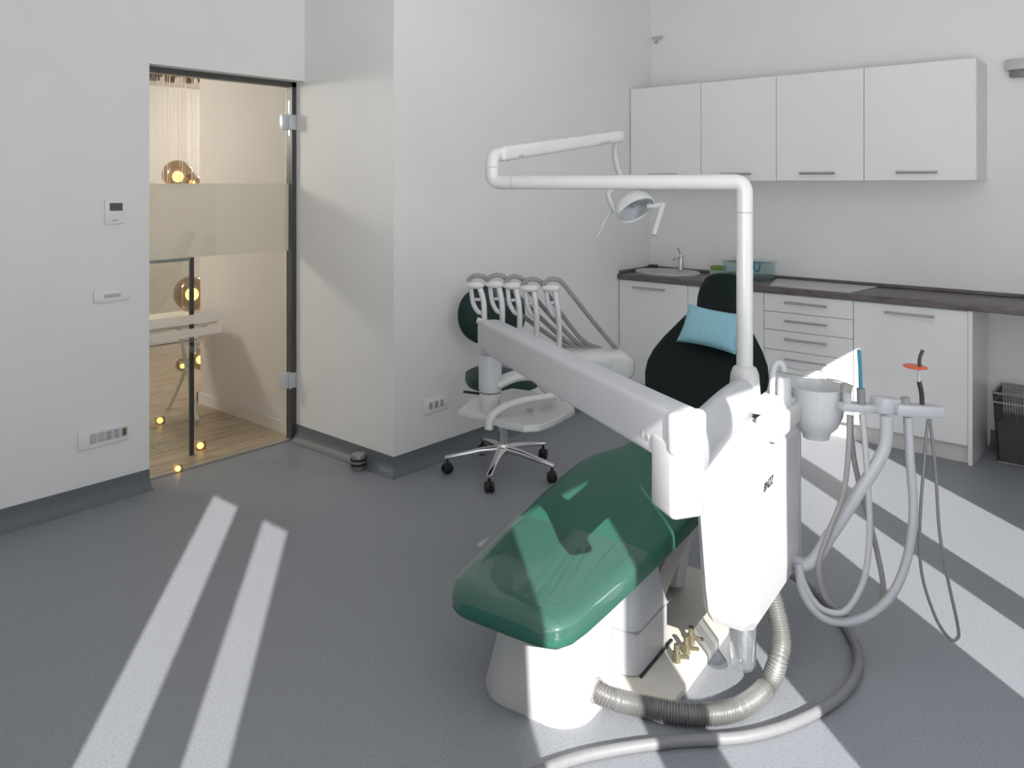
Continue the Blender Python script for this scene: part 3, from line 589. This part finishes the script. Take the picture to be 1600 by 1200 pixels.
# ================================================================== operating light
PB = V((2.37, 1.078, 0))
ol = thing('operating_light', PB + UP * .79, 'white dental operating light on a tall post with swing arms', 'operating light')
bm = bmn(); lathe(bm, [(.055, .79), (.05, .84), (.046, .90), (.043, .935), (.036, .953), (.026, .96)], PB, n=28); part('post_socket', bm, M_plast, ol)
E0 = V((2.165, 1.965, 1.537)); a_dir = (E0 - V((PB.x, PB.y, 1.537))).normalized(); PT = V((PB.x, PB.y, 1.537))
def bend(c, d0, d1, r, n=8):
    """rounded corner at c from direction d0 (incoming) to d1 (outgoing)"""
    s0, e0 = c - d0 * r, c + d1 * r; return [(s0 * (1 - t) ** 2 + c * (2 * t * (1 - t)) + e0 * t * t) for t in [i / n for i in range(n + 1)]]
R_ = .0255
bm = bmn(); cyl(bm, PB + UP * .95, PB + UP * 1.44, R_, n=24); part('post', bm, M_enam, ol)
bm = bmn(); cyl(bm, PB + UP * 1.4395, PB + UP * 1.443, R_ * 1.04, n=24); part('post_ring', bm, M_beam, ol)
bm = bmn(); tube(bm, [PB + UP * 1.443] + bend(PT, UP, a_dir, .035) + [PT + a_dir * .10], R_, 24, 0); part('elbow', bm, M_enam, ol)
bm = bmn(); cyl(bm, PT + a_dir * .10, E0 - a_dir * .09, R_ * .98, R_ * .98, n=24); part('swing_arm', bm, M_enam, ol)
bm = bmn(); cyl(bm, E0 - a_dir * .091, E0 - a_dir * .088, R_ * 1.02, n=24); part('arm_ring', bm, M_beam, ol)
E1 = V((E0.x, E0.y, at(786, 241, 2.95).z)); s1 = at(966, 213, 3.4); S0 = at(786, 240, 2.95); sdir = (s1 - S0).normalized()
bm = bmn(); tube(bm, [E0 - a_dir * .088] + bend(E0, a_dir, UP, .035) + [E0 + UP * .055], R_, 24, 0); part('lower_knuckle', bm, M_enam, ol)
bm = bmn(); hd = V((sdir.x, sdir.y, 0)).normalized(); tube(bm, [E0 + UP * .057] + bend(E1, UP, hd, .035) + [E1 + hd * .05, E1 + hd * .075], R_, 24, 0); part('upper_knuckle', bm, M_enam, ol)
yv = UP.cross(sdir).normalized(); zv = sdir.cross(yv); Ls = (s1 - S0).length
bm = bmn(); loft(bm, [sring(S0 + sdir * q_, yv, zv, .024 * k_, (.029 - .004 * q_ / Ls) * k_, .6, 24) for q_, k_ in ((-.02, .7), (-.012, .95), (0, 1), (Ls * .5, 1), (Ls - .02, 1), (Ls + .005, .96), (Ls + .022, .75), (Ls + .03, .4))]); sa = part('spring_arm', bm, M_enam, ol)
for q_, L_ in ((.06, .02), (Ls * .78, .07)):
    bm = bmn(); box(bm, (q_, -.0005, -.022), (q_ + L_, .0005, -.012), 0, 1, frame(S0 - yv * .0235, sdir, yv, zv)); part('slot', bm, M_beam, sa)
    bm = bmn(); box(bm, (q_, -.0005, -.022), (q_ + L_, .0005, -.012), 0, 1, frame(S0 + yv * .0235, sdir, yv, zv)); part('slot', bm, M_beam, sa)
dL = 3.42
bm = bmn(); tube(bm, [at(962, 222, dL), at(961, 245, dL), at(966, 265, dL), at(970, 278, dL), at(962, 292, dL), at(951, 302, dL), at(955, 318, dL), at(962, 332, dL)], .013, 12); part('yoke', bm, M_plast2, ol)
hc = at(990, 322, dL); axd = (rt * .35 - UP * .75 - fw * .55).normalized()
bm = bmn(); lathe(bm, [(.0, -.055), (.03, -.052), (.06, -.038), (.082, -.01), (.088, .022), (.088, .028), (.082, .028), (.076, .0), (.055, -.025), (.0, -.038)], hc, axd, n=36); hd_ = part('lamp_head', bm, mat('pale_grey_plastic', (0.62, 0.64, 0.63), 0.3, var=0.01), ol)
bm = bmn(); lathe(bm, [(.0, .02), (.04, .022), (.076, .02), (.076, .022), (.0, .026)], hc, axd, n=30); part('lens', bm, M_clear, hd_)
bm = bmn(); lathe(bm, [(.0, -.03), (.018, -.03), (.02, .0), (.0, .01)], hc, axd, n=16); part('bulb_holder', bm, M_chrome, hd_)
bm = bmn(); box(bm, (-.02, -.012, -.058), (.02, .012, -.045), .003, 2, frame(hc, rt, axd.cross(rt).normalized(), axd)); part('switch', bm, M_dark, hd_)
bm = bmn(); tube(bm, [at(1010, 322, dL), at(1024, 322, dL), at(1036, 319, dL)], .013, 12); cyl(bm, at(1036, 318, dL), at(1021, 367, dL - .03), .0155, .0135, n=16); part('grip', bm, M_plast, ol)
bm = bmn(); tube(bm, [at(966, 330, dL), at(957, 326, dL), at(952, 332, dL), at(932, 372, dL - .02)], .006, 10); part('grip', bm, M_plast2, ol)

# ================================================================== tray arm and delivery unit
A0, B0 = at(1056, 676, 1.62), at(764, 523, 2.9)
du = thing('delivery_unit', V((2.2, 1.9, .69)), 'white dental delivery unit with instrument rack, tray and long flat arm', 'delivery unit')
ad = (B0 - A0).normalized(); hx = UP.cross(ad).normalized(); uz = ad.cross(hx); uz = uz if uz.z > 0 else -uz; La = (B0 - A0).length
def arm_ring(q_, hh, ww, e=.25): return sring(A0 + ad * q_, hx, UP, ww, hh, e, 28)
bm = bmn(); loft(bm, [arm_ring(-.054, .041, .026), arm_ring(-.052, .050, .033), arm_ring(-.044, .0545, .036), arm_ring(.1, .0545, .036), arm_ring(La * .5, .056, .038), arm_ring(La - .02, .056, .039), arm_ring(La + .02, .052, .037), arm_ring(La + .045, .043, .028), arm_ring(La + .052, .03, .018)])
ar = part('tray_arm', bm, M_plast2, du, 'long flat white arm')
ah = V((ad.x, ad.y, 0)).normalized(); ap = UP.cross(ah)
bm = bmn(); box(bm, (-.054, -.039, -.158), (.041, .039, .0), .014, 3, frame(A0 + ah * .0, ah, ap, UP)); part('arm_block', bm, M_plast, du)
bm = bmn(); box(bm, (-.058, -.040, -.03), (-.026, .040, .057), .011, 3, frame(A0, ah, ap, UP)); part('arm_cap', bm, M_plast, du)
side = 1 if (ap.dot(-fw) > 0) else -1
for q_ in (.055, .08):
    bm = bmn(); p = A0 + ad * q_ + ap * side * .036 - UP * .02; cyl(bm, p - ap * side * .002, p + ap * side * .001, .007, n=12); part('screw', bm, M_beam, ar)
jc = at(766, 600, 2.92); jc = V((jc.x, jc.y, 0))
bm = bmn(); lathe(bm, [(.0, .765), (.03, .765), (.04, .77), (.043, .78), (.043, .895), (.04, .905), (.0, .905)], jc, n=28); part('pivot', bm, M_plast2, du)
bm = bmn(); lathe(bm, [(.033, .70), (.036, .70), (.04, .765), (.03, .765)], jc, n=24); part('pivot_neck', bm, M_plast, du)
# body behind the arm
bf = (rt, fw, UP); bcx = at(885, 566, 3.12)
bm = bmn(); loft(bm, [sring(bcx + rt * q_ + UP * dz, fw, UP, .08 * k_, .055 * k2, .45, 28) for q_, k_, k2, dz in ((-.27, .5, .3, .02), (-.25, .8, .55, .02), (-.15, 1, .8, .015), (.05, 1, 1, 0), (.15, 1, 1.1, -.005), (.21, .95, 1.05, -.005), (.245, .8, .85, -.01), (.262, .5, .5, -.015), (.268, .2, .2, -.015))]); part('body', bm, M_plast, du)
bm = bmn(); box(bm, (-.03, -.084, -.0), (.12, -.078, .022), .002, 1, frame(bcx + rt * .05, rt, fw, UP)); part('control_panel', bm, M_plast2, du)
bm = bmn(); tube(bm, [at(775, 600, 2.92), at(805, 588, 2.94), at(835, 588, 2.96), at(852, 606, 2.94), at(872, 621, 2.93)], lambda i, m: .036 - .010 * i / m, 16, 8, .6); part('support', bm, M_plast, du)
bm = bmn(); tube(bm, [at(868, 618, 2.9), at(845, 621, 2.88), at(812, 627, 2.85), at(785, 637, 2.83), at(769, 650, 2.82), at(765, 660, 2.82), at(764, 670, 2.82)], lambda i, m: .012 + .004 * i / m, 14, 8); part('grip', bm, M_plast, du)
bm = bmn(); tp_ = [onz(x, y, .70) for x, y in ((716, 640), (760, 650), (792, 659), (818, 665), (842, 664), (862, 657), (898, 639), (895, 629), (860, 622), (830, 610), (800, 606), (735, 622))]
tp_ = [V((p.x, p.y)) for p in tp_]; prism(bm, tp_, .675, .70, .006, 3); tr = part('tray', bm, M_plast, du)
c = onz(828, 641, .701); bm = bmn(); cyl(bm, c, c + UP * .004, .012, n=16); part('knob', bm, M_beam, tr)
p = onz(858, 624, .70); bm = bmn(); cyl(bm, p, p + UP * .06, .014, n=14); part('tray_post', bm, M_plast, du)
bm = bmn(); tube(bm, [at(745, 500, 3.02), at(800, 520, 3.02), at(850, 545, 3.04), at(890, 562, 3.06)], .012, 10); part('rack_rail', bm, M_plast, du)
# five handpieces hanging in the rack, each with its own hose
HP = [((744, 442), (757, 500), (731, 440), (913, 551)), ((774, 441), (785, 512), (760, 440), (925, 551)), ((801, 443), (812, 524), (789, 442), (937, 550)), ((829, 447), (838, 540), (816, 446), (949, 549)), ((862, 447), (874, 548), (848, 446), (966, 548))]
places = ['white handpiece at the outer end of the instrument rack', 'white handpiece second from the outer end of the instrument rack', 'white handpiece in the middle of the instrument rack', 'white handpiece fourth from the outer end of the instrument rack', 'tallest white handpiece at the inner end of the instrument rack']
for i, ((tx, ty), (ex, ey), (lx, ly), (hx_, hy_)) in enumerate(HP):
    d = 3.03; T0, E_ = at(tx, ty, d), at(ex, ey, d); t = thing('handpiece', E_, places[i], 'handpiece', 'handpieces in the instrument rack')
    bm = bmn(); tube(bm, [at(tx + 5, ty + 5, d), at((tx * .5 + ex * .5) + 5, (ty + ey) / 2, d), at(ex, ey, d)], lambda i_, m_: .0115 - .001 * i_ / m_, 10, 6); part('shaft', bm, M_plast, t)
    bm = bmn(); tube(bm, [at(tx - 8, ty + 8, d + .01), at(tx - 5, ty + 30, d + .01), at(tx + 2, ty + 44, d + .01), at(tx + 9, ty + 48, d + .005)], .009, 8, 6); part('cradle', bm, M_plast2, t)
    bm = bmn(); tube(bm, [at(tx - 2, ty + 26, d + .005), at(tx + 9, ty + 26, d)], .006, 8, 3); part('bridge', bm, M_plast2, t)
    bm = bmn(); cx_ = at(tx, ty + 3, d); loft(bm, [sring(cx_ + rt * q_, fw, UP, .02 * k_, .016 * k_, .85, 16) for q_, k_ in ((-.038, .35), (-.032, .6), (-.02, .85), (0, 1), (.016, .95), (.026, .7), (.031, .35))]); part('head_block', bm, M_plast, t)
    lab = [at(lx, ly, d), at(lx + 6, ly - 7, d), at(tx + 3, ty - 11, d), at(tx + 16, ty - 6, d + .01)]
    if i < 4: lab += [at(tx + 28, ty + 14, d + .05), at((tx + hx_) / 2 + 2, ty + 62, d + .08), at(hx_ - 34, hy_ - 14, d + .1), at(hx_, hy_, d + .1)]
    else: lab += [at(895, 462, d + .03), at(925, 500, d + .06), at(950, 530, d + .08), at(hx_, hy_, d + .1)]
    bm = bmn(); tube(bm, lab, .0088, 8, 8); part('hose', bm, M_hose_g, t)

# ================================================================== assistant's holder on its bent arm
dA = 2.5
ah_ = thing('assistant_holder', at(1262, 885, 2.55), 'pale instrument holder bar on a bent arm beside the rinse bowl', 'instrument holder')
bm = bmn(); tube(bm, [uc(.42, .06, .34), at(1262, 882, 2.5), at(1300, 832, 2.49), at(1340, 772, 2.48), at(1372, 722, 2.47), at(1384, 690, 2.47), at(1385, 650, 2.47)], lambda i, m: .0215 - .003 * i / m, 18, 8); part('bent_arm', bm, M_plast2, ah_)
hxs = (rt + fw * .12).normalized(); hn = UP.cross(hxs)
def hb(x0, x1, yc, hh, dd, dv=0.0):
    p0, p1 = at(x0, yc, dA), at(x1, yc + (x1 - x0) * .06, dA + .03); c_ = (p0 + p1) / 2; ax_ = (p1 - p0).normalized(); y_ = UP.cross(ax_).normalized(); z_ = ax_.cross(y_)
    b_ = bmn(); L_ = (p1 - p0).length; box(b_, (-L_ / 2, -dd / 2, -hh / 2), (L_ / 2, dd / 2, hh / 2), .006, 2, frame(c_, ax_, y_, z_)); return b_
part('rail', hb(1311, 1372, 634, .026, .05), M_plast2, ah_); part('centre_block', hb(1369, 1398, 632, .05, .055), M_plast2, ah_); part('rail', hb(1396, 1468, 638, .034, .05), M_plast2, ah_)
def hosed(name, label, group, hose_pts, r, mh, body):
    p = at(*hose_pts[0]); t = thing(name, p, label, 'suction tool' if 'suction' in name else 'hand tool', group)
    bm = bmn(); tube(bm, [at(*q_) for q_ in hose_pts], r, 10, 8); part('hose', bm, mh, t)
    for nm, pts_, rr_, mm in body:
        bm = bmn(); tube(bm, [at(*q_) for q_ in pts_], rr_, 10, 5); part(nm, bm, mm, t)
    return t
g = 'tools in the assistant holder'
hosed('syringe_tool', 'grey syringe with thin bent tip in the assistant holder beside the bowl', g,
      [(1327, 648, 2.5), (1326, 700, 2.48), (1318, 770, 2.46), (1296, 830, 2.46), (1280, 880, 2.46), (1288, 930, 2.47), (1320, 960, 2.48), (1360, 965, 2.5), (1380, 930, 2.52), (1370, 860, 2.53), (1340, 745, 2.53), (1331, 690, 2.52), (1329, 650, 2.51)], .0085, M_hose_d,
      [('handle', [(1324, 632, 2.5), (1323, 604, 2.5)], .014, M_hose_l), ('head', [(1321, 612, 2.5), (1324, 600, 2.5)], .018, M_hose_d), ('tip', [(1322, 602, 2.5), (1310, 595, 2.5), (1292, 592, 2.5)], .0025, M_steel)])
hosed('saliva_ejector', 'blue straw saliva ejector upright in the assistant holder', g,
      [(1347, 648, 2.5), (1352, 700, 2.48), (1358, 790, 2.46), (1358, 850, 2.45), (1350, 905, 2.44), (1330, 945, 2.44), (1310, 958, 2.44), (1280, 948, 2.46), (1258, 915, 2.48), (1250, 885, 2.5)], .0095, M_hose_l,
      [('straw', [(1345, 610, 2.5), (1344, 575, 2.5), (1342, 547, 2.5)], .006, mat('blue_straw', (0.03, 0.22, 0.34), 0.35)), ('socket', [(1346, 632, 2.5), (1345, 607, 2.5)], .013, M_hose_g)])
hosed('suction_handpiece', 'grey stub suction handpiece on the thickest hose of the assistant holder', g,
      [(1418, 652, 2.51), (1422, 720, 2.49), (1427, 800, 2.47), (1418, 870, 2.46), (1396, 925, 2.45), (1360, 960, 2.45), (1320, 972, 2.45), (1282, 962, 2.46), (1255, 925, 2.48), (1248, 880, 2.5)], .014, M_hose_l,
      [('nozzle', [(1416, 638, 2.51), (1414, 621, 2.51)], .014, M_hose_d)])
hosed('curing_tool', 'black curved tool with an orange shield in the assistant holder', g,
      [(1450, 655, 2.52), (1444, 720, 2.5), (1437, 830, 2.47), (1441, 900, 2.46), (1462, 965, 2.45), (1483, 997, 2.45), (1495, 998, 2.45), (1497, 980, 2.45), (1480, 900, 2.46), (1468, 830, 2.47), (1462, 740, 2.5), (1453, 655, 2.52)], .0048, M_hose_g,
      [('handle', [(1441, 640, 2.52), (1440, 615, 2.52), (1436, 596, 2.52)], .0075, M_dark), ('sleeve', [(1436, 597, 2.52), (1437, 575, 2.52)], .005, M_plast), ('light_tip', [(1437, 578, 2.52), (1437, 560, 2.52), (1442, 547, 2.52)], .0055, M_dark)])
sh = [o for o in COL.objects if o.name.startswith('curing_tool')][0]
bm = bmn(); lathe(bm, [(.0, -.003), (.034, -.003), (.037, .0), (.034, .003), (.0, .003)], at(1430, 573, 2.52), UP + rt * .05, n=28); part('shield', bm, mat('orange_shield', (0.62, 0.10, 0.03), 0.35), sh)

# ================================================================== operator stool
SCn = V((3.17, 2.80, 0))
st = thing('operator_stool', SCn, 'wheeled operator stool with dark green round back and chrome base', 'stool')
M_gr2 = mat('dark_green_upholstery', (0.022, 0.055, 0.042), 0.4, var=.06, scale=90, spec=.4)
bm = bmn(); lathe(bm, [(.0, .455), (.16, .455), (.19, .465), (.203, .49), (.2, .525), (.17, .54), (.0, .545)], SCn, n=36); part('seat', bm, M_gr2, st)
bm = bmn(); lathe(bm, [(.0, .43), (.1, .43), (.11, .455), (.0, .455)], SCn, n=24); part('seat_plate', bm, M_dark, st)
bkc = at(768, 492, 4.42); bn = (SCn + UP * bkc.z - bkc); bn.z = 0; bn.normalize(); bn = (-fw + rt * .05).normalized()
ba = UP.cross(bn).normalized()
bm = bmn(); loft(bm, [sring(bkc + bn * q_, ba, UP, .188 * k_, .168 * k_, .9, 36) for q_, k_ in ((-.03, .7), (-.026, .9), (-.01, .985), (.01, 1), (.026, .93), (.035, .75), (.038, .4))]); part('backrest', bm, mat('dark_green_back', (0.010, 0.032, 0.026), 0.45, var=.06, scale=90, spec=.3), st)
bm = bmn(); tube(bm, [bkc - bn * .03, bkc - bn * .06 - UP * .1, bkc - bn * .05 - UP * .22, SCn + UP * .445 + (bkc - SCn) * .35 * V((1, 1, 0)).length / 1.414 - UP * (bkc.z * .35)], .014, 10); part('back_bracket', bm, M_steel, st)
bm = bmn(); cyl(bm, SCn + UP * .30, SCn + UP * .43, .016); cyl(bm, SCn + UP * .13, SCn + UP * .31, .025); part('gas_column', bm, M_chrome, st)
bm = bmn(); c = SCn + V((0, 0, .40)); cyl(bm, c, at(724, 612, 4.2), .007, n=8); part('lever', bm, M_dark, st)
bm = bmn(); lathe(bm, [(.0, .095), (.036, .095), (.042, .11), (.04, .135), (.028, .15), (.0, .15)], SCn, n=24); part('hub', bm, M_chrome, st)
hubp = SCn
c0 = onz(764, 770); a0 = math.atan2(c0.y - SCn.y, c0.x - SCn.x)
for i in range(5):
    a = a0 + 2 * math.pi * i / 5; d = V((math.cos(a), math.sin(a), 0)); s_ = V((-d.y, d.x, 0))
    bm = bmn(); loft(bm, [sring(SCn + d * q_ + UP * z, s_, UP, ww, hh, .6, 14) for q_, z, ww, hh in ((.02, .12, .024, .02), (.12, .115, .02, .015), (.24, .095, .016, .011), (.30, .085, .015, .010), (.31, .083, .010, .007))]); part('leg', bm, M_chrome, st)
    cc = SCn + d * .295; sw = (s_ * .5 + d * .85).normalized(); sp = V((-sw.y, sw.x, 0))
    bm = bmn()
    for q_ in (-1, 1): lathe(bm, [(.0, -.009), (.022, -.009), (.027, -.005), (.027, .005), (.022, .009), (.0, .009)], cc + sp * (q_ * .013) + UP * .027, sp, n=20)
    ca_ = part('caster', bm, M_rub, st)
    bm = bmn(); cyl(bm, cc + UP * .045, cc + UP * .08, .008, n=10); box(bm, (-.02, -.008, .035), (.02, .008, .056), .004, 2, frame(cc, sw, sp, UP)); part('fork', bm, M_dark, ca_)
